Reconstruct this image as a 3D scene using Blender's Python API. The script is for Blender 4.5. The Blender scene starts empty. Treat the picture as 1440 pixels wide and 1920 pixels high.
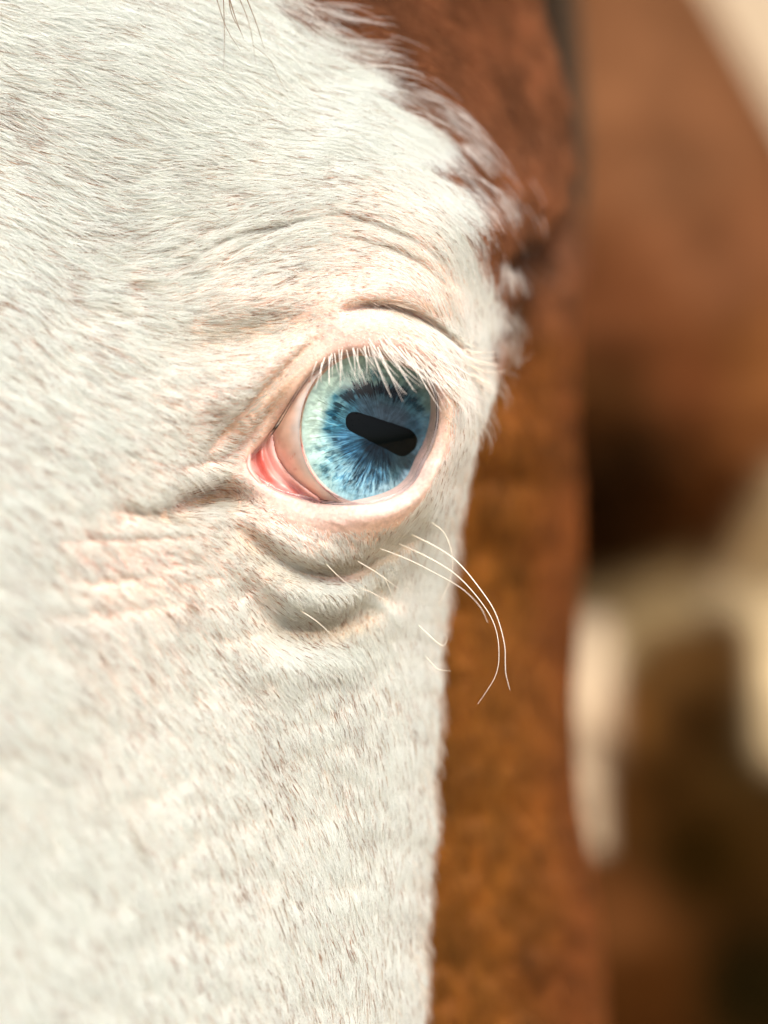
import bpy, math
import numpy as np
from mathutils import Matrix, Vector

rng = np.random.default_rng(7)
sc = bpy.context.scene
col = sc.collection

# ------------------------------------------------------------------ camera
S = 0.00013          # metres per photo pixel at the eye
D = 0.70             # camera to the eye
PITCH = math.radians(15)
CAM = Vector((0.0, -D * math.cos(PITCH), 1.50 + D * math.sin(PITCH)))
cam = bpy.data.objects.new('camera', bpy.data.cameras.new('camera'))
col.objects.link(cam)
cam.location = CAM
cam.rotation_euler = (math.radians(90) - PITCH, 0, 0)
cam.data.lens = 100
cam.data.sensor_fit = 'VERTICAL'
cam.data.sensor_height = 100 * 1920 * S / D
cam.data.clip_start = 0.02
cam.data.clip_end = 500
cam.data.dof.use_dof = True
cam.data.dof.focus_distance = D + 5 * S
cam.data.dof.aperture_fstop = 2.8
sc.camera = cam

# ------------------------------------------------------------------ light
SUN_EL, SUN_ROT = math.radians(62), math.radians(150)
world = bpy.data.worlds.new('World')
sc.world = world
world.use_nodes = True
nt = world.node_tree
sky = nt.nodes.new('ShaderNodeTexSky')
sky.sky_type = 'NISHITA'
sky.sun_disc = False
sky.sun_elevation = SUN_EL
sky.sun_rotation = SUN_ROT
sky.dust_density = 6.0
sky.air_density = 0.6
sky.ozone_density = 0.3
nt.links.new(sky.outputs[0], nt.nodes['Background'].inputs[0])
nt.nodes['Background'].inputs[1].default_value = 0.15
sun = bpy.data.objects.new('sun', bpy.data.lights.new('sun', 'SUN'))
col.objects.link(sun)
sun.data.energy = 1.5
sun.data.angle = math.radians(34)
sun.data.color = (1.0, 0.965, 0.90)
sd = Vector((math.sin(SUN_ROT) * math.cos(SUN_EL), math.cos(SUN_ROT) * math.cos(SUN_EL), math.sin(SUN_EL)))
sun.rotation_euler = sd.to_track_quat('Z', 'Y').to_euler()
sc.view_settings.view_transform = 'Standard'
sc.view_settings.look = 'None'
sc.view_settings.exposure = 0.75
sc.view_settings.gamma = 1
sc.view_settings.use_curve_mapping = False
sc.render.engine = 'CYCLES'
sc.cycles.use_denoising = True
sc.cycles.max_bounces = 10
sc.cycles.diffuse_bounces = 5
sc.cycles.transparent_max_bounces = 12
sc.cycles_curves.shape = 'RIBBONS'
sc.cycles_curves.subdivisions = 2

# ------------------------------------------------------------------ helpers
XC = np.array([1.0, 0, 0])
YC = np.array([0, math.sin(PITCH), math.cos(PITCH)])
FC = np.array([0, math.cos(PITCH), -math.sin(PITCH)])
CAMV = np.array(CAM)


def W(px, py, d):
    """measurement frame of the head (units of 0.13 mm: across, down, away) -> metres"""
    px, py, d = np.broadcast_arrays(np.asarray(px, float), np.asarray(py, float), np.asarray(d, float))
    dist = D + d * S
    k = dist / D * S
    return (CAMV + ((px - 720) * k)[..., None] * XC + ((960 - py) * k)[..., None] * YC + dist[..., None] * FC)


def sstep(a, b, x):
    t = np.clip((x - a) / (b - a), 0, 1)
    return t * t * (3 - 2 * t)


_lat = rng.random((256, 256))


def vnoise(x, y, seed=0):
    x = x + seed * 17.31; y = y + seed * 9.77
    xi = np.floor(x).astype(int); yi = np.floor(y).astype(int)
    fx = x - xi; fy = y - yi
    fx = fx * fx * (3 - 2 * fx); fy = fy * fy * (3 - 2 * fy)
    a = _lat[yi & 255, xi & 255]; b = _lat[yi & 255, (xi + 1) & 255]
    c = _lat[(yi + 1) & 255, xi & 255]; e = _lat[(yi + 1) & 255, (xi + 1) & 255]
    return (a * (1 - fx) + b * fx) * (1 - fy) + (c * (1 - fx) + e * fx) * fy


def fbm(x, y, o=4, seed=0):
    r = 0; a = 0.5; t = 0
    for i in range(o):
        r = r + a * vnoise(x * 2 ** i, y * 2 ** i, seed + i * 3); t += a; a *= 0.5
    return r / t


def catmull(pts, n):
    pts = np.asarray(pts, float)
    P = np.vstack([2 * pts[0] - pts[1], pts, 2 * pts[-1] - pts[-2]])
    m = len(pts) - 1
    t = np.linspace(0, m, n)
    i = np.minimum(t.astype(int), m - 1); f = (t - i)[:, None]
    a, b, c, e = P[i], P[i + 1], P[i + 2], P[i + 3]
    return 0.5 * (2 * b + (c - a) * f + (2 * a - 5 * b + 4 * c - e) * f ** 2 + (3 * b - a - 3 * c + e) * f ** 3)


def seg_dist(x, y, pl):
    """distance to a polyline, and where along it (0..1)"""
    best = np.full(x.shape, 1e9); along = np.zeros(x.shape)
    L = np.r_[0, np.cumsum(np.hypot(*np.diff(pl, axis=0).T))]
    for i in range(len(pl) - 1):
        ax, ay = pl[i]; bx, by = pl[i + 1]
        dx, dy = bx - ax, by - ay; q = dx * dx + dy * dy + 1e-9
        t = np.clip(((x - ax) * dx + (y - ay) * dy) / q, 0, 1)
        dd = np.hypot(x - ax - t * dx, y - ay - t * dy)
        m = dd < best
        best = np.where(m, dd, best); along = np.where(m, (L[i] + t * (L[i + 1] - L[i])) / L[-1], along)
    return best, along


def inside(x, y, poly):
    r = np.zeros(x.shape, bool)
    n = len(poly)
    for i in range(n):
        x0, y0 = poly[i]; x1, y1 = poly[(i + 1) % n]
        c = ((y0 > y) != (y1 > y))
        xx = (x1 - x0) * (y - y0) / ((y1 - y0) if y1 != y0 else 1e-9) + x0
        r ^= c & (x < xx)
    return r


def sdist(x, y, poly):
    d, a = seg_dist(x, y, np.vstack([poly, poly[:1]]))
    return np.where(inside(x, y, poly), -d, d), a


def tps(ctrl):
    c = np.asarray(ctrl, float)
    p = c[:, :2] / 1000; v = c[:, 2]
    def U(r2): return r2 * np.log(r2 + 1e-12)
    n = len(p)
    K = U(((p[:, None] - p[None]) ** 2).sum(-1)) + np.eye(n) * 2e-4
    Q = np.c_[np.ones(n), p]
    A = np.block([[K, Q], [Q.T, np.zeros((3, 3))]])
    w = np.linalg.solve(A, np.r_[v, 0, 0, 0])
    def f(x, y):
        x = x / 1000; y = y / 1000
        r = w[n] + w[n + 1] * x + w[n + 2] * y
        for i in range(n):
            r = r + w[i] * U((x - p[i, 0]) ** 2 + (y - p[i, 1]) ** 2)
        return r
    return f


def coarse(fn, x, y, step=8.0):
    x0, x1, y0, y1 = x.min() - step, x.max() + 2 * step, y.min() - step, y.max() + 2 * step
    gx = np.arange(x0, x1 + step, step); gy = np.arange(y0, y1 + step, step)
    X, Y = np.meshgrid(gx, gy)
    F = fn(X, Y)
    fx = (x - x0) / step; fy = (y - y0) / step
    i = np.clip(fx.astype(int), 0, len(gx) - 2); j = np.clip(fy.astype(int), 0, len(gy) - 2)
    fx = fx - i; fy = fy - j
    return (F[j, i] * (1 - fx) + F[j, i + 1] * fx) * (1 - fy) + (F[j + 1, i] * (1 - fx) + F[j + 1, i + 1] * fx) * fy


def idw(ctrl, x, y, p=2.6, soft=40):
    c = np.asarray(ctrl, float)
    num = np.zeros(x.shape + (c.shape[1] - 2,)); den = np.zeros(x.shape)
    for r in c:
        w = 1 / (((x - r[0]) ** 2 + (y - r[1]) ** 2) + soft ** 2) ** p
        num += w[..., None] * r[2:]; den += w
    return num / den[..., None]


def mesh_obj(name, verts, faces, mat, parent=None, colors=None, smooth=True):
    me = bpy.data.meshes.new(name)
    verts = np.asarray(verts, np.float32).reshape(-1, 3)
    faces = np.asarray(faces, np.int32)
    if parent is not None:
        verts = verts - np.array(parent.location, np.float32)
    n = len(faces); k = faces.shape[1]
    me.vertices.add(len(verts)); me.vertices.foreach_set('co', verts.ravel())
    me.loops.add(n * k); me.loops.foreach_set('vertex_index', faces.ravel())
    me.polygons.add(n)
    me.polygons.foreach_set('loop_start', np.arange(0, n * k, k, dtype=np.int32))
    me.update(calc_edges=True)
    me.validate()
    if smooth:
        me.polygons.foreach_set('use_smooth', np.ones(len(me.polygons), bool))
    if colors is not None:
        a = me.color_attributes.new('col', 'FLOAT_COLOR', 'POINT')
        c = np.ones((len(verts), 4), np.float32); c[:, :colors.shape[-1]] = colors.reshape(len(verts), -1)
        a.data.foreach_set('color', c.ravel())
    for m in (mat if isinstance(mat, (list, tuple)) else [mat]):
        me.materials.append(m)
    o = bpy.data.objects.new(name, me)
    col.objects.link(o)
    if parent is not None: o.parent = parent
    return o


def grid_faces(nv, nu, wrap=False, keep=None):
    j, i = np.meshgrid(np.arange(nv - 1), np.arange(nu if wrap else nu - 1), indexing='ij')
    i2 = (i + 1) % nu
    f = np.stack([j * nu + i, (j + 1) * nu + i, (j + 1) * nu + i2, j * nu + i2], -1)
    if keep is not None: f = f[keep]
    return f.reshape(-1, 4)


def hair_obj(name, P, R, C, mat, parent):
    """P (n,k,3) points, R (n,k) radii, C (n,3) colours"""
    n, k = P.shape[:2]
    P = P - np.array(parent.location)
    cu = bpy.data.hair_curves.new(name)
    cu.add_curves([k] * n)
    cu.points.foreach_set('position', P.astype(np.float32).ravel())
    a = cu.attributes.get('radius') or cu.attributes.new('radius', 'FLOAT', 'POINT')
    a.data.foreach_set('value', R.astype(np.float32).ravel())
    a = cu.attributes.new('col', 'FLOAT_COLOR', 'CURVE')
    c = np.ones((n, 4), np.float32); c[:, :3] = C
    a.data.foreach_set('color', c.ravel())
    cu.materials.append(mat)
    o = bpy.data.objects.new(name, cu)
    col.objects.link(o); o.parent = parent
    return o


def spots(x, y, lst):
    r = np.zeros(x.shape)
    for (sx, sy, rx, ry, a, v) in lst:
        c, s_ = math.cos(math.radians(a)), math.sin(math.radians(a))
        u = ((x - sx) * c + (y - sy) * s_) / rx; w = (-(x - sx) * s_ + (y - sy) * c) / ry
        r = np.maximum(r, v * np.exp(-(u * u + w * w)))
    return r


# ------------------------------------------------------------------ materials
def new_mat(name):
    m = bpy.data.materials.new(name); m.use_nodes = True
    return m, m.node_tree, m.node_tree.nodes['Principled BSDF']


def attr_mat(name, rough=0.6, spec=0.3, sss=0.0, bump=None, coat=0.0, noise=None):
    m, t, b = new_mat(name)
    a = t.nodes.new('ShaderNodeAttribute'); a.attribute_name = 'col'
    out = a.outputs['Color']
    if noise:
        tc = t.nodes.new('ShaderNodeTexCoord')
        n = t.nodes.new('ShaderNodeTexNoise'); n.inputs['Scale'].default_value = noise[0]; n.inputs['Detail'].default_value = 6
        t.links.new(tc.outputs['Object'], n.inputs['Vector'])
        mr = t.nodes.new('ShaderNodeMapRange'); mr.inputs[1].default_value = 0.3; mr.inputs[2].default_value = 0.7
        mr.inputs[3].default_value = noise[1]; mr.inputs[4].default_value = noise[2]
        t.links.new(n.outputs[0], mr.inputs[0])
        mx = t.nodes.new('ShaderNodeVectorMath'); mx.operation = 'SCALE'
        t.links.new(out, mx.inputs[0]); t.links.new(mr.outputs[0], mx.inputs['Scale']); out = mx.outputs[0]
    t.links.new(out, b.inputs['Base Color'])
    b.inputs['Roughness'].default_value = rough
    b.inputs['Specular IOR Level'].default_value = spec
    b.inputs['Coat Weight'].default_value = coat
    b.inputs['Coat Roughness'].default_value = 0.08
    if sss:
        b.inputs['Subsurface Weight'].default_value = sss
        b.inputs['Subsurface Radius'].default_value = (1.0, 0.4, 0.25)
        b.inputs['Subsurface Scale'].default_value = 0.0025
    if bump:
        tc = t.nodes.new('ShaderNodeTexCoord')
        n = t.nodes.new('ShaderNodeTexNoise'); n.inputs['Scale'].default_value = bump[0]; n.inputs['Detail'].default_value = 5
        t.links.new(tc.outputs['Object'], n.inputs['Vector'])
        bp = t.nodes.new('ShaderNodeBump'); bp.inputs['Strength'].default_value = 0.6; bp.inputs['Distance'].default_value = bump[1]
        t.links.new(n.outputs[0], bp.inputs['Height']); t.links.new(bp.outputs[0], b.inputs['Normal'])
    return m


M_skin = attr_mat('coat_skin', 0.6, 0.25, 0.25, (1500, 0.0003), noise=(900, 0.80, 1.12))
M_body = attr_mat('far_coat', 0.9, 0.0, 0, (60, 0.01), noise=(25, 0.75, 1.25))
M_sclera = attr_mat('sclera', 0.35, 0.5, 0.2, None, 1.0)
M_flesh = attr_mat('wet_flesh', 0.35, 0.5, 0.2, (900, 0.0004), 0.9)
M_iris = attr_mat('iris', 0.6, 0.1)


def hair_mat(name, transl=0.3, rough=0.45):
    m = bpy.data.materials.new(name); m.use_nodes = True
    t = m.node_tree; b = t.nodes['Principled BSDF']
    a = t.nodes.new('ShaderNodeAttribute'); a.attribute_name = 'col'
    t.links.new(a.outputs['Color'], b.inputs['Base Color'])
    b.inputs['Roughness'].default_value = rough
    b.inputs['Specular IOR Level'].default_value = 0.25
    tr = t.nodes.new('ShaderNodeBsdfTranslucent')
    t.links.new(a.outputs['Color'], tr.inputs['Color'])
    mx = t.nodes.new('ShaderNodeMixShader'); mx.inputs[0].default_value = transl
    t.links.new(b.outputs[0], mx.inputs[1]); t.links.new(tr.outputs[0], mx.inputs[2])
    t.links.new(mx.outputs[0], t.nodes['Material Output'].inputs[0])
    return m


M_hair = hair_mat('coat_hair', 0.58)
M_lash = hair_mat('lash_hair', 0.25, 0.35)

m, t, b = new_mat('pupil'); M_pupil = m
b.inputs['Base Color'].default_value = (0.0015, 0.003, 0.003, 1); b.inputs['Roughness'].default_value = 0.9
b.inputs['Specular IOR Level'].default_value = 0.0

m = bpy.data.materials.new('cornea'); m.use_nodes = True; M_cornea = m
t = m.node_tree; t.nodes.remove(t.nodes['Principled BSDF'])
fr = t.nodes.new('ShaderNodeFresnel'); fr.inputs[0].default_value = 1.19
tp = t.nodes.new('ShaderNodeBsdfTransparent'); tp.inputs[0].default_value = (0.97, 0.99, 1, 1)
gl = t.nodes.new('ShaderNodeBsdfGlossy'); gl.inputs['Roughness'].default_value = 0.015
gl.inputs['Color'].default_value = (1, 1, 1, 1)
mx = t.nodes.new('ShaderNodeMixShader')
t.links.new(fr.outputs[0], mx.inputs[0]); t.links.new(tp.outputs[0], mx.inputs[1]); t.links.new(gl.outputs[0], mx.inputs[2])
t.links.new(mx.outputs[0], t.nodes['Material Output'].inputs[0])

M_tear = M_cornea.copy(); M_tear.name = 'tear'
M_tear.node_tree.nodes['Fresnel'].inputs[0].default_value = 1.5

# ------------------------------------------------------------------ setting
m, t, b = new_mat('sand'); M_sand = m
tc = t.nodes.new('ShaderNodeTexCoord')
n1 = t.nodes.new('ShaderNodeTexNoise'); n1.inputs['Scale'].default_value = 1.3; n1.inputs['Detail'].default_value = 8
cr = t.nodes.new('ShaderNodeValToRGB')
cr.color_ramp.elements[0].position = 0.35; cr.color_ramp.elements[0].color = (0.34, 0.255, 0.155, 1)
cr.color_ramp.elements[1].position = 0.7; cr.color_ramp.elements[1].color = (0.44, 0.34, 0.215, 1)
t.links.new(tc.outputs['Object'], n1.inputs['Vector']); t.links.new(n1.outputs[0], cr.inputs[0])
t.links.new(cr.outputs[0], b.inputs['Base Color']); b.inputs['Roughness'].default_value = 0.95
b.inputs['Specular IOR Level'].default_value = 0.1
g = 300.0
gx = np.r_[-g, np.linspace(-20, 20, 81), g]
GX, GY = np.meshgrid(gx, gx)
GZ = 0.05 * (fbm(GX * 0.7, GY * 0.7, 4, 2) - 0.5) * (np.hypot(GX, GY) < 40)
ground = mesh_obj('ground', np.stack([GX, GY, GZ], -1), grid_faces(len(gx), len(gx)), M_sand)
ground['kind'] = 'structure'

# ------------------------------------------------------------------ horse root
horse = bpy.data.objects.new('horse', None)
col.objects.link(horse)
horse.location = (0.25, 0.55, 0.0)
horse['label'] = 'white faced chestnut pinto horse with a pale blue eye, looking to the right'
horse['category'] = 'horse'

# ------------------------------------------------------------------ eye geometry (frame units)
A30 = math.radians(25)
G = np.array([math.sin(A30), 0.03, -math.cos(A30)]); G /= np.linalg.norm(G)
EX = np.array([math.cos(A30), 0, math.sin(A30)])          # across the iris, to the right
EY = np.cross(G, EX); EY = EY if EY[1] > 0 else -EY       # down the iris
LIM = np.array([699.0, 803.0, 16.0]); RL = 150.0; RE = 168.0
CE = LIM - math.sqrt(RE ** 2 - RL ** 2) * G
CH = 74.0


def eye_depth(x, y):
    q = RE ** 2 - (x - CE[0]) ** 2 - (y - CE[1]) ** 2
    return CE[2] - np.sqrt(np.maximum(q, 60.0 ** 2))


def eye_front(x, y):
    """front of the eyeball incl. cornea"""
    e = eye_depth(x, y)
    # cornea ellipsoid: solve along d
    best = e.copy()
    o = np.stack([x - LIM[0], y - LIM[1], np.zeros_like(x) - LIM[2]], -1)
    ax = np.stack([EX / RL, EY / RL, G / CH])
    oo = o @ ax.T; dd = ax @ np.array([0, 0, 1.0])
    a_ = (dd ** 2).sum(); b_ = 2 * (oo * dd).sum(-1); c_ = (oo ** 2).sum(-1) - 1
    disc = b_ ** 2 - 4 * a_ * c_
    tt = (-b_ - np.sqrt(np.maximum(disc, 0))) / (2 * a_)
    pt = oo + tt[..., None] * dd
    ok = (disc > 0) & (pt[..., 2] > 0)
    return np.where(ok, np.minimum(tt, 1e9), best)


opening = catmull(np.array([(463, 868), (474, 850), (492, 830), (517, 798), (545, 752), (575, 708), (605, 681), (640, 664), (690, 657), (740, 666),
                            (790, 690), (811, 714), (822, 750), (822, 793), (812, 834), (795, 868), (775, 905), (738, 932), (690, 945),
                            (640, 946), (590, 940), (530, 925), (495, 907), (472, 887), (463, 868)]), 140)[:-1]
oc = opening.mean(0)
inn = oc + (opening - oc) * 0.95
od = eye_front(inn[:, 0], inn[:, 1]) - 12
for _ in range(6):
    od = (np.roll(od, 1) + od * 2 + np.roll(od, -1)) / 4

# ------------------------------------------------------------------ face surface
base_ctrl = [(0, -300, 200), (400, -300, 300), (0, 0, 60), (300, 100, 40), (0, 300, 10), (300, 300, 0), (500, 50, 120), (600, 200, 90), (750, 250, 120), (850, 350, 130),
             (0, 600, -110), (250, 560, -50), (500, 450, 0), (700, 430, 10), (860, 520, 80), (300, 800, -100),
             (0, 1000, -260), (200, 1000, -170), (400, 960, -60), (430, 1060, -40), (650, 1060, 5), (760, 1010, 40), (860, 900, 110), (885, 700, 100),
             (600, 1230, -5), (400, 1300, -80), (100, 1300, -280), (600, 1500, 10), (400, 1500, -120), (200, 1500, -240),
             (0, 1600, -360), (750, 1450, 90), (600, 1800, -20), (300, 1800, -220), (0, 1900, -400), (740, 1850, 80),
             (0, 2500, -500), (700, 2500, 0), (-600, 400, -150), (-600, 1500, -350), (-600, 2400, -450),
             (720, 60, 230), (900, 100, 430), (960, 250, 450), (1030, 330, 500), (960, 380, 340), (900, 400, 150), (900, -200, 480), (400, 600, -40), (430, 760, -60)]
for i in range(0, len(opening), 6):
    v = opening[i] - oc; v = v / np.linalg.norm(v)
    p = opening[i] + v * 34
    base_ctrl.append((p[0], p[1], od[i] - 14))
base_f = tps(base_ctrl)

# folds: polyline, half width, depth (+ = groove, - = ridge), asymmetry
folds = [
    ([(648, 580), (690, 573), (740, 576), (790, 596), (830, 622), (864, 650)], 9, 44),      # crease over the upper lid
    ([(640, 560), (700, 545), (770, 540), (830, 575), (875, 630)], 26, -34),                  # swelling above it
    ([(640, 622), (700, 608), (760, 612), (820, 645), (850, 680)], 20, -26),                  # upper lid body
    ([(598, 640), (540, 690), (480, 745), (430, 795), (380, 850)], 13, 20),                   # groove from lid towards corner
    ([(570, 640), (500, 690), (430, 735), (350, 770)], 20, -12),
    ([(560, 690), (500, 760), (455, 820), (430, 850)], 10, -12),
    ([(540, 745), (490, 790), (450, 835), (400, 862), (330, 870)], 9, 14),
    ([(320, 610), (400, 625), (480, 618), (570, 600)], 34, 18),                               # hollow
    ([(330, 560), (440, 550), (560, 560), (620, 590)], 26, -10),
    ([(270, 540), (340, 495), (430, 450), (530, 425), (640, 400)], 8, 7),                    # brow wrinkles
    ([(360, 545), (430, 480), (520, 430), (560, 418)], 8, 6),
    ([(300, 480), (360, 445), (440, 420)], 9, 5),
    ([(560, 390), (640, 405), (720, 430), (800, 470), (850, 530)], 10, 7),
    ([(620, 445), (700, 458), (770, 485), (830, 530), (860, 580)], 8, 6),
    ([(452, 936), (410, 930), (360, 940), (310, 955)], 27, 80),                               # tear groove at the corner
    ([(290, 965), (240, 960), (200, 945)], 18, 18),
    ([(110, 1012), (200, 1010), (290, 1008), (380, 1000)], 7, 8),
    ([(90, 1035), (200, 1032), (330, 1028)], 18, -8),
    ([(130, 1085), (210, 1085), (300, 1080)], 12, 6),
    ([(60, 1140), (180, 1150), (330, 1125)], 14, 5),
    ([(300, 905), (360, 880), (430, 885)], 16, -4),
    ([(480, 930), (560, 962), (650, 975), (740, 962), (800, 918), (830, 860)], 20, -8),      # lower lid rim
    ([(430, 985), (480, 1020), (540, 1060), (600, 1080), (660, 1078), (710, 1050), (760, 1015), (800, 970)], 19, 38),   # crease 1
    ([(440, 955), (540, 1015), (620, 1035), (700, 1025), (780, 980)], 20, -8),
    ([(420, 1040), (500, 1095), (580, 1120), (660, 1115), (720, 1075)], 22, -24),             # bag
    ([(470, 1118), (510, 1165), (560, 1185), (620, 1185), (670, 1160), (705, 1120)], 38, 58),   # pit under the bag
    ([(450, 1220), (540, 1250), (640, 1240)], 30, -14),
    ([(840, 700), (862, 760), (858, 830), (835, 890)], 12, -12),
    ([(846, 740), (850, 800), (838, 850)], 8, 6),
    ([(230, 470), (230, 560), (290, 640), (300, 720)], 30, 4),                               # cowlick seam
    ([(400, 1450), (500, 1700), (560, 1900)], 60, 8),
]
XS = np.array([(-800, 900), (-200, 960), (0, 1005), (150, 1050), (280, 1068), (350, 1058), (400, 1030), (440, 990), (480, 960), (560, 958), (640, 950), (720, 930), (800, 900), (900, 874),
               (1000, 856), (1100, 840), (1200, 828), (1400, 814), (1550, 808), (1700, 796), (1920, 790), (2700, 790)], float)
XJ = np.array([(-800, 950), (0, 990), (200, 1040), (400, 1070), (520, 1085), (1000, 1078), (1300, 1078), (1500, 1090), (1600, 1104), (1920, 1128), (2700, 1180)], float)


def xs_of(y): return np.interp(y, XS[:, 0], XS[:, 1]) + 12 * (fbm(y / 70, y * 0, 3, 171) - 0.5) * sstep(500, 700, y)


def face_depth(x, y):
    d = coarse(base_f, x, y, 8)
    for pl, w, a in folds:
        pl = catmull(np.array(pl, float), len(pl) * 4)
        lo = pl.min(0) - 4 * w; hi = pl.max(0) + 4 * w
        m = (x > lo[0]) & (x < hi[0]) & (y > lo[1]) & (y < hi[1])
        if not m.any(): continue
        dd, al = seg_dist(x[m], y[m], pl)
        fade = np.sin(np.clip(al * 0.9 + 0.05, 0, 1) * np.pi) ** 0.5
        d[m] += (1.12 if a > 0 else 0.4) * a * np.exp(-(dd / w) ** 2) * fade
    # soft unevenness of skin and coat
    near = np.exp(-(np.hypot(x - 660, y - 820) / 260) ** 4)
    d += (1 - 0.75 * near) * (8 * (fbm(x / 95, y / 75, 3, 1) - 0.5) + (1 + 4 * spots(x, y, [(150, 800, 300, 450, 0, 1)])) * (fbm(x / 34, y / 14, 2, 5) - 0.5))
    # fine wrinkles round the eye
    d += near * 4.0 * (fbm((x + y * 0.6) / 60, (y - x * 0.4) / 9, 2, 8) - 0.5)
    # lid margins
    m = (x > 380) & (x < 920) & (y > 580) & (y < 1020)
    s, al = sdist(x[m], y[m], opening)
    ld = np.interp(al, np.linspace(0, 1, len(od) + 1), np.r_[od, od[0]])
    r = 13.0
    lid = ld - 16 * np.sqrt(np.clip(1 - (1 - np.clip(s / r, 0, 1)) ** 2, 0, 1))
    w = sstep(4, 46, s)
    v = lid * (1 - w) + d[m] * w
    v = np.where(s < 0, ld + np.clip(-s, 0, 40) * 5.0, v)
    d[m] = v
    sd_ = np.full(x.shape, 1e3); sd_[m] = s
    return d, sd_


ys = np.concatenate([np.arange(-800, -80, 16), np.arange(-80, 2000, 2.4), np.arange(2000, 2700, 16)])
RR = 120.0
th = np.linspace(0, math.pi / 2, 90)
flat_u = np.concatenate([np.linspace(-1.0, -0.2, 40)[:-1], np.linspace(-0.2, 1.0, 470)])   # -> x
U1 = len(flat_u)
Yg = ys[:, None]
xs = xs_of(ys)[:, None]
RRv = np.interp(ys, [-800, 300, 480, 700, 1000, 2700], [150, 150, 90, 70, 90, 110])[:, None]
x0 = xs - RRv
xf = np.where(flat_u[None] < -0.2, -170 + (flat_u[None] + 0.2) * 1100, -170 + (flat_u[None] + 0.2) / 1.2 * (x0 + 170))
xr = x0 + RRv * np.sin(th[1:])[None]
Xg = np.concatenate([xf, xr], 1)
Yfull = np.broadcast_to(Yg, Xg.shape).copy()
Dg, SD = face_depth(Xg, Yfull)
Dg[:, U1:] += (RRv * 1.15) * (1 - np.cos(th[1:]))[None]
# side of the head going back to the jowl and round the far side
endx, endd = Xg[:, -1], Dg[:, -1]
xj = np.interp(ys, XJ[:, 0], XJ[:, 1])
nb = 150
tb = np.linspace(0, 1, nb + 1)[1:]
back = np.zeros((len(ys), nb, 2))
gap = np.clip((xj - endx) / 150, 0, 1)
for j in range(len(ys)):
    ex, ed = endx[j], endd[j]
    q = [(ex, ed), (ex - 6, ed + 120), (ex - 8 + 20 * gap[j], ed + 260), (ex + (xj[j] - ex) * 0.45, ed + 400), (xj[j] - 45, ed + 600), (xj[j] + 8 * math.sin(ys[j] / 130.0), ed + 1050),
         (xj[j] - 60, 1500), (800, 2900), (100, 2700), (-500, 1700), (-1000, 800), (-1050, Dg[j, 0])]
    back[j] = catmull(np.array(q), nb + 1)[1:]
Xg = np.concatenate([Xg, back[..., 0]], 1)
Dg = np.concatenate([Dg, back[..., 1]], 1)
SD = np.concatenate([SD, np.full(back.shape[:2], 1e3)], 1)
Yg = np.broadcast_to(ys[:, None], Xg.shape).copy()
nv, nu = Xg.shape
# crease between the temple and the jowl, and slight unevenness of the jowl
bi = np.arange(nu)[None] >= U1 + 89
Dg = Dg + (np.arange(nu)[None] >= U1 + 60) * 240 * spots(Xg, Yg, [(1005, 455, 60, 55, 0, 1.5)])
Dg = Dg + bi * (26 * (fbm(Xg / 60, Yg / 70, 3, 21) - 0.5))
PW = W(Xg, Yg, Dg)
SURF_FRONT = U1 + 89


def normals(P):
    a = np.gradient(P, axis=0); b_ = np.gradient(P, axis=1)
    n = np.cross(a, b_)
    n /= np.linalg.norm(n, axis=-1, keepdims=True) + 1e-12
    return n


NW = normals(PW)
if NW[nv // 2, 200] @ FC > 0: NW = -NW


# coat colours --------------------------------------------------
BRN = np.array([(-900, 380), (-100, 480), (0, 565), (60, 635), (130, 715), (200, 795), (260, 850), (330, 895), (400, 912), (450, 930), (500, 945), (520, 1200)], float)


def brown_mask(x, y, d):
    """1 where the coat is chestnut"""
    u_ = x * 0.9 + y * 0.43; v_ = -x * 0.43 + y * 0.9
    wob = 150 * (fbm(u_ / 110, v_ / 11, 3, 11) - 0.5) + 70 * (fbm(x / 70, y / 60, 2, 12) - 0.5)
    xb = np.interp(y, BRN[:, 0], BRN[:, 1])
    front = sstep(-22, 26, x - xb + 34 + wob * sstep(520, 380, y))
    edge = 265 + 170 * (fbm(x / 40, y / 45, 2, 13) - 0.5) + 60 * sstep(700, 1000, y) 
    side = sstep(-50, 60, d - edge) * sstep(440, 520, y)
    return np.maximum(front * (y < 520), side)


stain_shade_spots = [(560, 660, 60, 9, -40, .5), (480, 745, 90, 9, -44, .6), (740, 585, 90, 5, 18, .7), (500, 810, 60, 8, -50, .5), (430, 620, 120, 26, -8, 0.8), (560, 600, 70, 16, -15, 0.4), (400, 935, 66, 20, -4, 1.0), (300, 965, 60, 16, 8, 0.7), (520, 740, 120, 20, -44, 0.55),
             (440, 800, 70, 10, -30, 0.6), (760, 470, 60, 8, 20, 0.5), (840, 560, 14, 40, -25, 0.5), (800, 575, 40, 9, 20, 0.6), (640, 410, 70, 8, 6, 0.4),
             (700, 455, 60, 7, 14, 0.4), (450, 440, 90, 6, -18, 0.4), (200, 1008, 100, 7, 0, 0.7), (210, 1085, 70, 8, 0, 0.5), (720, 1005, 90, 22, -14, 0.6), (840, 770, 12, 60, 4, .6),
             (590, 1172, 125, 34, -2, 0.9), (620, 1062, 140, 26, -8, 0.85), (480, 1040, 60, 24, 35, .6), (480, 1280, 50, 30, 20, 0.3), (230, 525, 26, 6, 15, 1.0), (357, 1042, 6, 9, 20, 1.0), (248, 1568, 12, 13, 0, .8), (190, 575, 30, 6, 20, .6), (300, 480, 20, 5, 10, .6), (420, 900, 30, 8, 0, 0.4)]  # rusty stains and flecks, plus shade of folds and pits painted in
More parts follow.
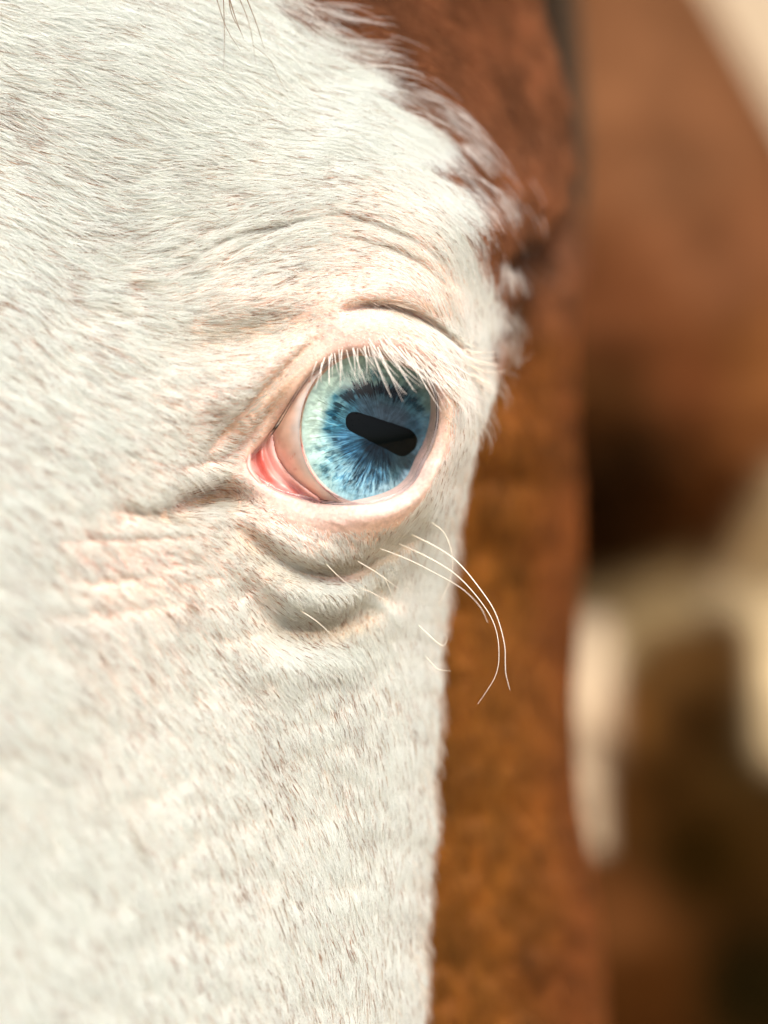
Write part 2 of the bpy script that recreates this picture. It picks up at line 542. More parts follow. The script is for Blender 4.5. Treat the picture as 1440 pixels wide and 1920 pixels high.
pink_spots = [(770, 535, 80, 30, 20, 1.0), (700, 620, 110, 22, 12, 0.5), (230, 1060, 130, 26, 0, 0.8), (210, 1200, 40, 50, 20, 0.6), (400, 720, 100, 40, -30, 0.5), (260, 800, 130, 70, 20, 0.5),
              (600, 965, 170, 26, 4, 1.0), (835, 850, 18, 60, 10, 1.0), (470, 910, 30, 50, 0, 1.0), (150, 1010, 100, 40, 0, 0.5), (440, 860, 60, 30, 0, 0.5)]


def skin_color(x, y, d, sd_):
    c = np.empty(x.shape + (3,))
    basec = np.array([0.72, 0.53, 0.43])
    pink = np.array([0.70, 0.47, 0.39]); pale = np.array([0.70, 0.55, 0.47]); tan = np.array([0.42, 0.26, 0.11])
    c[:] = basec
    n = fbm(x / 45, y / 45, 3, 31)[..., None]
    c = c * (0.8 + 0.4 * n)
    pk = spots(x, y, pink_spots)[..., None]
    c = c * (1 - pk) + pink * pk
    ts = (spots(x, y, stain_shade_spots) * (0.5 + 0.9 * fbm(x / 16, y / 12, 2, 33)))[..., None].clip(0, 1)
    c = c * (1 - 0.75 * ts) + tan * 0.75 * ts
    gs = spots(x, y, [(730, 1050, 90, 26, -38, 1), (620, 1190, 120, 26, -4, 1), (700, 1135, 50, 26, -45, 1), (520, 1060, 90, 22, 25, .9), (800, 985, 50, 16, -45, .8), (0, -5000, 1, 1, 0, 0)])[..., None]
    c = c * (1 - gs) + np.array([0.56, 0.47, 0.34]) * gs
    near = (np.exp(-(np.clip(sd_, 0, 500) / 38) ** 2) * (y > 860))[..., None]
    c = c * (1 - near) + pale * near
    near = (np.exp(-(np.clip(sd_, 0, 500) / 60) ** 2) * sstep(760, 720, y) * sstep(540, 640, x))[..., None] * 0.7
    c = c * (1 - near) + np.array([0.62, 0.42, 0.35]) * near
    edge = (np.exp(-(np.clip(sd_, 0, 500) / 7) ** 2))[..., None] * 0.45
    ec = np.where(((y < 760) | (x > 800))[..., None], np.array([0.42, 0.24, 0.15]), np.array([0.78, 0.46, 0.40]))  # brown part paints the shadow line between lid and eyeball
    c = c * (1 - edge) + ec * edge
    # small rusty flecks on bare skin
    f = (vnoise(x / 6, y / 6, 41) > 0.93) * (vnoise(x / 60, y / 60, 43) > 0.55)
    c = np.where((f & (x > 300) & (y < 700))[..., None], c * 0.35 + np.array([0.5, 0.25, 0.08]) * 0.65, c)
    b_ = brown_mask(x, y, d)[..., None]
    jb = (d > 430)[..., None] * (y > 430)[..., None]
    bc = np.where(jb, np.array([0.20, 0.07, 0.012]), np.array([0.17, 0.07, 0.035]))
    return c * (1 - b_) + bc * b_


CW = skin_color(Xg, Yg, Dg, SD)
keep = ~((SD[:-1, :-1] < -34) & (SD[1:, 1:] < -34) & (SD[1:, :-1] < -34) & (SD[:-1, 1:] < -34))
F = grid_faces(nv, nu, False, keep)
head_v, head_c = PW.reshape(-1, 3), CW.reshape(-1, 3)

# neck, shoulder and chest standing further back, joined to the head inside the jowl
ny, nx_ = 150, 120
yb = np.linspace(-900, 3200, ny)
XR = np.array([(-900, 1000), (-300, 1130), (-100, 1270), (0, 1332), (100, 1388), (250, 1470), (400, 1540), (700, 1640), (1000, 1760), (3200, 1900)], float)
xr_ = np.interp(yb, XR[:, 0], XR[:, 1])[:, None]
al = np.linspace(0, 2 * math.pi, nx_ + 1)[:-1][None]
cxn = (xr_ + 500) / 2; hw = (xr_ - 500) / 2
fr_d = np.interp(yb, [-900, 0, 500, 760, 900, 1000, 1060, 1120, 1300, 3200], [2700, 2450, 2300, 2320, 2450, 2650, 2800, 2850, 2700, 2700])[:, None]
XB = cxn - hw * np.cos(al)
ca = np.sin(al)
DB = fr_d + 1100 - 1100 * np.sign(ca) * np.abs(ca) ** 0.75
YB = np.broadcast_to(yb[:, None], XB.shape)
DB = DB + 110 * (fbm(XB / 160, YB / 200, 3, 51) - 0.5)
PB = W(XB, YB, DB)


def body_color(x, y):
    c = np.empty(x.shape + (3,))
    wob = 30 * (fbm(x / 90, y / 90, 3, 61) - 0.5)
    cream = np.array([0.74, 0.56, 0.34])
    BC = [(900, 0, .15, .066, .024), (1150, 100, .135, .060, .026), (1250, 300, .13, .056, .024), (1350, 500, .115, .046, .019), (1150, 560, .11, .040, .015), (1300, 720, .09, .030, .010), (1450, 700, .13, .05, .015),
          (1130, 760, .05, .020, .006), (1180, 850, .016, .008, .003), (1230, 900, .022, .009, .003), (1120, 950, .016, .008, .003), (1330, 900, .075, .028, .008), (1160, 1010, .02, .009, .003), (1260, 1000, .035, .014, .004), (1400, 830, .12, .045, .014)]  # near-black tones paint the shade on the underside of the mass
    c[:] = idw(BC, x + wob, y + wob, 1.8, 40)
    legc = idw([(1170, 1350, .085, .038, .010), (1240, 1250, .05, .024, .007), (1300, 1350, .018, .008, .002), (1170, 1500, .06, .025, .006), (1250, 1480, .02, .009, .002), (1300, 1600, .012, .006, .001), (1400, 1400, .02, .011, .003), (1140, 1720, .09, .034, .010), (1200, 1850, .04, .014, .003), (1400, 1850, .006, .004, .001)], x, y, 1.8, 30)  # dark leg coat, with the shade under the horse painted in
    def lay(c, col_, poly, soft):
        s, _ = sdist(x + wob * 0.6, y + wob * 0.6, np.array(poly, float))
        k = (1 - sstep(-soft, soft, s))[..., None]
        return c * (1 - k) + col_ * k
    c = lay(c, legc, [(900, 1120), (1200, 1180), (1350, 1130), (1500, 1100), (1900, 1100), (1900, 4000), (900, 4000)], 25)
    c = lay(c, np.array([.20, .145, .07]), [(1040, 1095), (1180, 1075), (1300, 1035), (1340, 1130), (1290, 1170), (1215, 1190), (1175, 1260), (1040, 1260)], 22)
    c = lay(c, np.array([.42, .33, .19]), [(1320, 1100), (1380, 1020), (1420, 940), (1470, 880), (1900, 760), (1900, 1500), (1520, 1450), (1428, 1420), (1418, 1190), (1380, 1140), (1310, 1150)], 34)
    c = lay(c, np.array([.58, .46, .31]), [(1040, 1150), (1140, 1150), (1152, 1210), (1138, 1350), (1134, 1500), (1122, 1590), (1104, 1580), (1070, 1450), (1040, 1300)], 12)
    return c


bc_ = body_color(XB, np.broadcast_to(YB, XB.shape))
Fb = grid_faces(ny, nx_, True)
allv = np.vstack([head_v, PB.reshape(-1, 3)])
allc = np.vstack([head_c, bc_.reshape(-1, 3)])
Fall = np.vstack([F, Fb + len(head_v)])
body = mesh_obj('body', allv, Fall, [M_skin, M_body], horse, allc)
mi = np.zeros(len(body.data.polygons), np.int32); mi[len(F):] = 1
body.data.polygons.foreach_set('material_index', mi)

# ------------------------------------------------------------------ eye
eyeroot = bpy.data.objects.new('eye', None); col.objects.link(eyeroot)
eyeroot.parent = horse
eyeroot.location = Vector(W(*CE)) - horse.location
EYE_W = np.array(W(*CE))


class _P:      # mesh_obj subtracts .location; sub-parts need the world position of the eye
    pass


def eye_part(name, verts, faces, mat, colors=None, at=None):
    o = mesh_obj(name, np.asarray(verts).reshape(-1, 3) - EYE_W, faces, mat, None, colors)
    o.parent = eyeroot
    return o


def loc(a, b_, h):
    """iris-plane coordinates -> frame"""
    return LIM + a[..., None] * EX + b_[..., None] * EY + h[..., None] * G


# sclera: lathe from the back of the ball to the limbus
ph = np.linspace(math.pi - 0.02, math.asin(RL / RE), 90)
az = np.linspace(0, 2 * math.pi, 240, endpoint=False)
PH, AZ = np.meshgrid(ph, az, indexing='ij')
E3 = CE + RE * (np.cos(PH)[..., None] * G + (np.sin(PH) * np.cos(AZ))[..., None] * EX + (np.sin(PH) * np.sin(AZ))[..., None] * EY)
x_, y_ = E3[..., 0], E3[..., 1]
tl = np.clip((PH - ph[-1]) / 0.5, 0, 1)
c0 = np.array([0.62, 0.56, 0.50]); c1 = np.array([0.68, 0.45, 0.33]); c2 = np.array([0.42, 0.40, 0.38])
k = sstep(0.05, 0.4, tl + 0.25 * (fbm(x_ / 22, y_ / 22, 3, 75) - 0.5))[..., None]
cc = c0 * (1 - k) + c1 * k
k = np.exp(-((tl - 0.02) / 0.03) ** 2)[..., None]
cc = cc * (1 - k) + c2 * k
ve = np.abs(fbm(x_ / 30 + y_ / 60, y_ / 60, 4, 71) - 0.5) < 0.004
ve &= (tl > 0.1)
cc = np.where(ve[..., None], np.array([0.58, 0.25, 0.17]), cc)
k = spots(x_, y_, [(530, 880, 34, 60, -25, .8), (575, 915, 40, 20, 30, .7)])[..., None]
cc = cc * (1 - k) + np.array([0.66, 0.33, 0.24]) * k
cc = cc * (0.85 + 0.3 * fbm(x_ / 14, y_ / 14, 3, 73))[..., None]
eye_part('eyeball', W(E3[..., 0], E3[..., 1], E3[..., 2]), grid_faces(90, 240, True), M_sclera, cc)

# pupil outline (rounded slot) in photo measure, converted to the iris plane
SET = 20.0


def slot(n):
    """outline of a capsule of unequal ends, as radius by angle about its middle"""
    A, ra = np.array([669.0, 791.5]), 19.5
    B, rb = np.array([757.0, 828.0]), 27.0
    mid = (A * 0.5 + B * 0.5)
    angs = np.linspace(0, 2 * math.pi, n, endpoint=False)
    out = []
    tt = np.linspace(0, 1, 60)
    for a in angs:
        dvec = np.array([math.cos(a), math.sin(a)])
        lo, hi = 0.0, 120.0
        for _ in range(22):
            md = (lo + hi) / 2
            p = mid + dvec * md
            ins = (np.hypot(p[0] - (A[0] + (B[0] - A[0]) * tt), p[1] - (A[1] + (B[1] - A[1]) * tt)) < ra + (rb - ra) * tt).any()
            if ins: lo = md
            else: hi = md
        out.append(mid + dvec * lo * (1 + 0.012 * math.sin(a * 9) + 0.05 * (float(fbm(np.array(a * 5.0), np.array(0.3), 3, 181)) - 0.5)))
    return np.array(out)


NA, NR = 900, 190
sl = slot(NA)
# photo point on the plane set back by SET: px = LIM + a*EX.x + ... ; solve for a, b
hx = LIM[0] - SET * G[0]; hy = LIM[1] - SET * G[1]
Mx = np.array([[EX[0], EY[0]], [EX[1], EY[1]]])
ab = np.linalg.solve(Mx, (sl - np.array([hx, hy])).T).T
rr_ = np.linspace(0, 1, NR)
angl = np.arctan2(ab[:, 1] - ab[:, 1].mean(), ab[:, 0] - ab[:, 0].mean())
outer = np.stack([np.cos(angl), np.sin(angl)], -1) * (RL - 1)
AB = ab[None] * (1 - rr_[:, None, None]) + outer[None] * rr_[:, None, None]
rad = np.hypot(AB[..., 0], AB[..., 1]) / RL
h = -SET - 6 * (1 - rr_)[:, None] ** 2 + (SET - 1) * np.clip(rad, 0, 1) ** 8
# fibres
TH = angl[None] + 0 * rr_[:, None]
RRr = rr_[:, None] + 0 * TH
t6 = TH * 9.5
warp = 0.5 * (fbm(t6 * 1.2, RRr * 3, 3, 81) - 0.5)
fib = fbm((TH + warp * 0.25) * 26, RRr * 3.2, 4, 83)
fib2 = fbm((TH + warp * 0.3) * 60, RRr * 7, 3, 85)
h = h + 3.0 * (fib - 0.5) * np.sin(np.clip(rr_, 0, 1) * np.pi)[:, None]
I3 = loc(AB[..., 0], AB[..., 1], h)
px, py = I3[..., 0], I3[..., 1]
zx, zy = (px - 420) * 2.6667, (py - 520) * 2.6667       # enlarged measure used when reading the photograph
# colour zones
ctl = [  # x, y, r,g,b (sRGB-like, converted below)
    (430, 800, .84, .89, .85), (470, 640, .84, .90, .86), (440, 720, .84, .9, .86), (520, 520, .80, .87, .83), (450, 880, .80, .88, .86), (640, 480, .70, .80, .77), (760, 480, .60, .70, .68), (880, 480, .50, .60, .58), (980, 520, .42, .52, .52),  # darker towards the upper right, painting the lash shadow
    (480, 860, .76, .87, .87), (450, 950, .66, .76, .75), (520, 1000, .62, .74, .76), (620, 1050, .50, .66, .74), (720, 1080, .52, .66, .74), (800, 1060, .58, .68, .74), (900, 1000, .55, .64, .72),
    (560, 900, .62, .78, .84), (600, 980, .50, .68, .78), (700, 980, .36, .54, .66), (780, 1000, .34, .52, .64),
    (560, 740, .35, .60, .72), (600, 800, .33, .52, .66), (580, 660, .42, .64, .72), (640, 640, .30, .50, .60), (620, 860, .28, .48, .62), (680, 900, .18, .33, .44), (740, 860, .10, .18, .24),
    (800, 920, .10, .20, .26), (860, 980, .22, .32, .36), (900, 920, .20, .27, .30), (700, 650, .34, .44, .52), (800, 670, .36, .43, .50), (880, 700, .34, .40, .46), (950, 740, .30, .42, .50),
    (1000, 700, .42, .58, .66), (1030, 780, .45, .60, .68), (1000, 850, .42, .52, .58), (820, 600, .28, .40, .46), (950, 640, .30, .46, .52), (1030, 640, .48, .62, .62)]
zc = idw([(a, b2, *rgb) for a, b2, *rgb in ctl], zx, zy, 2.0, 22)
# dark teal broken band above the pupil
band = catmull(np.array([(545, 690), (600, 615), (680, 570), (760, 560), (840, 572), (910, 600), (985, 660)], float), 50)
bd, ba = seg_dist(zx, zy, band)
bw = 40 * np.clip(np.sin(ba * np.pi), 0.25, 1) ** 0.6
bm = 1 - sstep(0.45, 1.15, bd / bw + 2.4 * (fib - 0.5) + 1.5 * (fib2 - 0.5))
bm *= 1.0 * (0.5 + 0.5 * sstep(0.05, 0.45, ba)) * (1 - 0.6 * sstep(0.62, 0.95, ba))
teal = np.array([0.02, 0.15, 0.21])
zc = zc * (1 - bm[..., None]) + teal * bm[..., None]
# dark flecks on the left and mottling below
sp = spots(zx, zy, [(540, 680, 34, 18, 0, 1), (512, 758, 26, 10, -10, .9), (560, 600, 16, 16, 0, .8), (500, 960, 34, 26, 0, .7), (900, 500, 14, 10, 0, .9), (770, 490, 26, 34, 0, .7), (590, 745, 30, 10, 0, .6), (560, 880, 50, 14, 20, .4)])
sp = np.clip(sp * 1.5 + 1.8 * (fib - 0.62), 0, 1) * (sp > 0.05)
zc = zc * (1 - 0.8 * sp[..., None]) + np.array([0.10, 0.32, 0.42]) * 0.8 * sp[..., None]
low = spots(zx, zy, [(640, 1000, 230, 110, 8, 1), (500, 920, 80, 100, 30, .8)]) * (1 - sstep(0.95, 1.0, rad))
tw = TH + 0.10 * (fbm(zx / 40, zy / 40, 3, 92) - 0.5)
cell = 1 - np.abs(2 * fbm(tw * 34, rad * 9 + 0.6 * fib, 3, 91) - 1) * 2.6
strand = np.clip(cell - 0.45, 0, 1) * 1.6
pit = sstep(0.52, 0.62, fbm(tw * 24, rad * 13, 3, 93))
zc = zc * (1 - 0.5 * (low * pit)[..., None] * np.array([1.0, 0.75, 0.62]))
k_ = np.clip(low * strand, 0, 1)[..., None] * 0.62
zc = zc * (1 - k_) + np.array([.84, .92, .95]) * k_
amp = np.clip(0.25 + 0.75 * spots(zx, zy, [(560, 830, 150, 170, 0, 1), (640, 980, 240, 100, 10, 1)]) - 0.15 * spots(zx, zy, [(520, 520, 160, 90, 0, 1)]), 0.12, 1)[..., None]
mott = fbm(zx / 26, zy / 20, 4, 141)[..., None]
zc = zc * (0.90 + 0.2 * sstep(0.3, 0.7, mott))
f = 1 + amp * ((0.72 + 0.56 * sstep(0.3, 0.7, fib))[..., None] * (0.82 + 0.36 * sstep(0.3, 0.7, fib2))[..., None] - 1)
brightz = sstep(0.45, 0.75, zc.mean(-1))[..., None]
zc = zc * (f * (1 - 0.72 * brightz) + 0.72 * brightz)
# jagged pale fringe into the blue ring
fringe = sstep(0.55, 0.72, fib + 0.25 * (fib2 - 0.5)) * spots(zx, zy, [(530, 800, 70, 120, 0, 1), (600, 960, 110, 50, 20, 1), (560, 640, 60, 50, 0, .7), (760, 1030, 110, 40, 0, .8)])
zc = zc * (1 - 0.6 * fringe[..., None]) + np.array([.80, .90, .92]) * 0.6 * fringe[..., None]
rim = (0.75 * sstep(0.74, 0.95, rad + 0.10 * (fib - 0.5) * 2) + 0.25 * sstep(0.93, 0.99, rad))[..., None]
zc = zc * (1 - 0.6 * rim) + np.array([.72, .79, .77]) * 0.6 * rim
zc = zc * np.array([0.90, 0.97, 0.98])
inner = (1 - sstep(0.35, 0.8, rad))[..., None]
zc = zc * (1 - 0.16 * inner)
zc = np.clip(zc, 0, 1) ** 2.45 * np.array([0.88, 0.82, 0.76])
eye_part('iris', W(I3[..., 0], I3[..., 1], I3[..., 2]), grid_faces(NR, NA, True), M_iris, zc)

# pupil: the dark recess behind the slot
big = np.stack([ab * k_ for k_ in (0.0001, 0.5, 1.0)], 0)
cen = ab.mean(0)
big = np.stack([cen + (ab - cen) * k_ for k_ in (0.001, 0.6, 1.06)], 0)
P3 = loc(big[..., 0], big[..., 1], np.full(big.shape[:2], -SET - 6 - 5.0))
eye_part('pupil', W(P3[..., 0], P3[..., 1], P3[..., 2]), grid_faces(3, NA, True), M_pupil)

# cornea dome
tt = np.linspace(0.001, math.pi / 2, 80)
T2, AZ2 = np.meshgrid(tt, np.linspace(0, 2 * math.pi, 200, endpoint=False), indexing='ij')
rc = (RL + 1.5) * np.sin(T2)
C3 = loc(rc * np.cos(AZ2), rc * np.sin(AZ2), CH * np.cos(T2) ** 0.95 + 0.5)
eye_part('cornea', W(C3[..., 0], C3[..., 1], C3[..., 2]), grid_faces(80, 200, True), M_cornea)

# wet line where the lids meet the eyeball
n_ = len(opening); e_in = oc + (opening - oc) * 0.985
ring = np.stack([e_in[:, 0], e_in[:, 1], od - 1], 1)
tg = np.roll(ring, -1, 0) - np.roll(ring, 1, 0); tg /= np.linalg.norm(tg, axis=1, keepdims=True)
zz = np.array([0, 0, -1.0]); s1 = np.cross(tg, zz); s1 /= np.linalg.norm(s1, axis=1, keepdims=True); s2 = np.cross(s1, tg)
rt = (2.2 + 2.0 * sstep(700, 900, ring[:, 1]))[:, None, None] * (0.8 + 0.5 * vnoise(np.arange(n_) / 5.0, np.zeros(n_), 161))[:, None, None]
aa = np.linspace(0, 2 * math.pi, 12, endpoint=False)
tube = ring[:, None] + rt * (np.cos(aa)[None, :, None] * s1[:, None] + np.sin(aa)[None, :, None] * s2[:, None])
tube = np.concatenate([tube, tube[:1]], 0)
eye_part('tear_film', W(tube[..., 0], tube[..., 1], tube[..., 2]), grid_faces(n_ + 1, 12, True), M_tear)

# third eyelid and caruncle in the inner corner
gx = np.arange(440, 625, 1.5); gy = np.arange(760, 962, 1.5)
TX, TY = np.meshgrid(gx, gy)
TD = eye_depth(TX, TY) - 2
edge = catmull(np.array([(505, 770), (511, 810), (518, 850), (535, 880), (560, 905), (600, 935), (622, 958)], float), 60)
xe = np.interp(TY, edge[:, 1], edge[:, 0])
side = xe - TX                       # >0 inside the membrane
TD = TD - 7 * sstep(-1, 9, side) + np.where(side < 0, 30, 0)
for pl, w, a in [([(510, 790), (517, 850), (545, 893), (598, 938)], 6, -9), ([(497, 815), (500, 850), (520, 888), (560, 920)], 6, 10), ([(482, 835), (480, 868), (500, 905)], 7, 16),
                 ([(468, 850), (468, 880), (490, 908)], 8, -16), ([(505, 800), (492, 830)], 4, -4)]:
    dd, _ = seg_dist(TX, TY, catmull(np.array(pl, float), 30)); TD = TD + a * np.exp(-(dd / w) ** 2)
TD += 2 * (fbm(TX / 14, TY / 14, 3, 95) - 0.5)
red = spots(TX, TY, [(492, 868, 14, 34, -20, 1), (520, 908, 40, 9, 35, .8), (545, 920, 50, 8, 25, .6)])[..., None]
tc_ = np.array([0.80, 0.42, 0.36]) * (1 - red) + np.array([0.62, 0.10, 0.07]) * red
pl_ = spots(TX, TY, [(515, 860, 7, 50, -15, .8), (468, 870, 8, 26, -10, .8), (560, 908, 40, 6, 38, .5)])[..., None]
tc_ = tc_ * (1 - pl_) + np.array([0.86, 0.58, 0.52]) * pl_
so_, _ = sdist(TX, TY, opening)
kp = (side[:-1, :-1] > -3) & (so_[:-1, :-1] < 12)
eye_part('third_eyelid', W(TX, TY, TD), grid_faces(len(gy), len(gx), False, kp), M_flesh, tc_)

# ------------------------------------------------------------------ coat hair
ANG = [(50, 100, 16), (300, 60, 28), (300, 160, 24), (500, 40, 34), (480, 130, 26), (500, 250, 12), (700, 250, 14), (100, 250, 20), (100, 350, 28), (300, 330, 6), (350, 380, -4), (0, 450, 38), (60, 560, 42), (50, 700, 45),
       (160, 420, 14), (200, 480, 0), (260, 440, -22), (250, 560, 6), (330, 540, -18), (220, 640, 26), (330, 650, 12), (150, 760, 32), (150, 880, 40), (60, 1000, 45), (200, 1130, 38), (50, 1300, 45), (300, 1300, 46), (200, 1500, 58), (100, 1700, 62),
       (400, 1400, 62), (450, 1600, 66), (600, 1300, 68), (700, 1400, 80), (600, 1700, 72), (750, 1700, 88), (780, 1500, 90), (700, 1850, 88), (300, 1850, 66), (450, 440, -24), (400, 500, -30), (550, 410, -10), (640, 390, 10),
       (640, 470, 6), (730, 430, 25), (800, 480, 42), (860, 540, 58), (910, 600, 60), (890, 430, 62), (930, 350, 58), (850, 280, 36), (480, 560, -12), (600, 540, -8), (700, 520, 10), (420, 620, -4), (540, 640, -20),
       (400, 720, 10), (470, 760, -20), (450, 840, 15), (300, 780, 26), (350, 880, 24), (350, 990, 14), (440, 1030, 34), (530, 1060, 36), (520, 1010, 40), (620, 1030, 62), (700, 1010, 84), (650, 1060, 80), (560, 1120, 34), (650, 1110, 40), (560, 1180, 66), (480, 1180, 45),
       (660, 1180, 80), (700, 1100, 100), (480, 1270, 50), (760, 1050, 95), (850, 800, 86), (870, 900, 92), (820, 1050, 90), (900, 700, 50), (930, 560, 62), (860, 690, 60), (700, 620, 20), (800, 640, 35), (620, 630, 0),
       (640, 60, 4), (750, 100, 12), (900, 200, 30), (1000, 350, 55), (1000, 600, 80), (1000, 1200, 82), (950, 1700, 84), (300, -200, 30), (800, -200, 10), (-300, 500, 35), (-300, 1500, 60)]
ANGR = [(a, b2, math.cos(math.radians(c)), math.sin(math.radians(c))) for a, b2, c in ANG]
LEN = [(50, 100, 85), (300, 150, 85), (600, 200, 70), (100, 400, 80), (250, 560, 62), (100, 800, 66), (0, 1200, 70), (300, 1200, 52), (100, 1700, 66), (450, 1500, 44), (600, 1300, 40), (650, 1700, 50), (780, 1400, 50),
       (500, 440, 52), (700, 430, 42), (800, 520, 30), (860, 620, 30), (900, 450, 60), (930, 600, 44), (430, 620, 38), (400, 760, 36), (330, 900, 46), (250, 1050, 36), (520, 1030, 22), (620, 1040, 22), (700, 1020, 20), (580, 1130, 30), (560, 1180, 34),
       (850, 850, 34), (870, 1000, 50), (700, 520, 18), (770, 540, 14), (700, 610, 10), (620, 640, 10), (540, 720, 16), (600, 980, 10), (750, 100, 90), (900, 250, 80), (1000, 350, 60), (1000, 1200, 40), (640, 60, 95)]
DEN = [(0, 0, 1), (600, 200, 1), (0, 1000, .9), (60, 500, .85), (150, 650, .75), (200, 450, .8), (150, 850, .75), (320, 700, .8), (0, 1900, 1), (600, 1500, 1), (900, 400, 1), (760, 1300, 1), (500, 440, .9), (640, 520, .7), (740, 540, .3), (700, 525, .35), (810, 570, .3), (800, 560, .4), (870, 600, .8), (700, 610, .22), (780, 630, .22), (660, 620, .25), (620, 640, .4),
       (430, 620, .55), (520, 660, .35), (400, 740, .6), (480, 760, .3), (450, 830, .3), (400, 850, .5), (230, 1060, .28), (330, 1060, .3), (210, 1190, .5), (150, 1090, .5), (300, 960, .7), (400, 935, .4), (470, 940, .2), (850, 800, .6), (840, 880, .5), (850, 720, .4),
       (600, 1010, .7), (700, 1000, .6), (620, 1060, 1.0), (560, 1160, 1.8), (600, 1080, 1.8), (650, 1180, 2.0), (700, 1130, 2.0), (720, 1060, 1.8), (450, 1050, .9), (300, 800, .75), (1000, 1200, .6)]


def flow(x, y):
    v = idw(ANGR, x, y, 1.6, 45)
    v[..., 0] += 0.35 * (fbm(x / 40, y / 40, 2, 101) - 0.5); v[..., 1] += 0.35 * (fbm(x / 40, y / 40, 2, 103) - 0.5)
    return v / (np.linalg.norm(v, axis=-1, keepdims=True) + 1e-9)


def bil(A, j, i, fj, fi):
    fj = fj.reshape(fj.shape + (1,) * (A.ndim - 2)); fi = fi.reshape(fj.shape)
    return (A[j, i] * (1 - fi) + A[j, i + 1] * fi) * (1 - fj) + (A[j + 1, i] * (1 - fi) + A[j + 1, i + 1] * fi) * fj


def clump(x, y, c, seed):
    """nearest jittered seed on cells of size c"""
    ix = np.floor(x / c).astype(int); iy = np.floor(y / c).astype(int)
    bx = x.copy(); by = y.copy(); bd_ = np.full(x.shape, 1e9)
    for dx in (-1, 0, 1):
        for dy in (-1, 0, 1):
            qx, qy = ix + dx, iy + dy
            jx = _lat[(qy * 7 + seed) & 255, (qx * 13 + seed * 3) & 255]; jy = _lat[(qy * 11 + seed * 5) & 255, (qx * 5 + seed) & 255]
            sx, sy = (qx + jx) * c, (qy + jy) * c
            dd = np.hypot(x - sx, y - sy)
            m_ = dd < bd_
            bd_ = np.where(m_, dd, bd_); bx = np.where(m_, sx, bx); by = np.where(m_, sy, by)
    return bx, by


area = np.linalg.norm(np.cross(PW[1:, :-1] - PW[:-1, :-1], PW[:-1, 1:] - PW[:-1, :-1]), axis=-1)
xc_, yc_, dc_, sc_ = Xg[:-1, :-1], Yg[:-1, :-1], Dg[:-1, :-1], SD[:-1, :-1]


def dens_map(x, y):
    return coarse(lambda a, b2: idw([(p, q, r) for p, q, r in DEN], a, b2, 1.5, 45)[..., 0], x, y, 12)


dens = dens_map(xc_, yc_)
vis = (xc_ > -60) & (yc_ > -90) & (yc_ < 1990) & (np.arange(nu - 1)[None] < SURF_FRONT + 75)
lower_rim = np.where(yc_ > 800, 34.0 * sstep(470, 560, xc_) * (1 - 0.6 * sstep(740, 820, xc_)) + 8, 7.0)
dens = dens * vis * sstep(0, 1, (sc_ - lower_rim) / 14)
jow = (np.arange(nu - 1)[None] >= SURF_FRONT + 20)
dens = np.where(jow, dens * 0.45, dens)
front_tilt = np.abs(NW[:-1, :-1] @ FC)


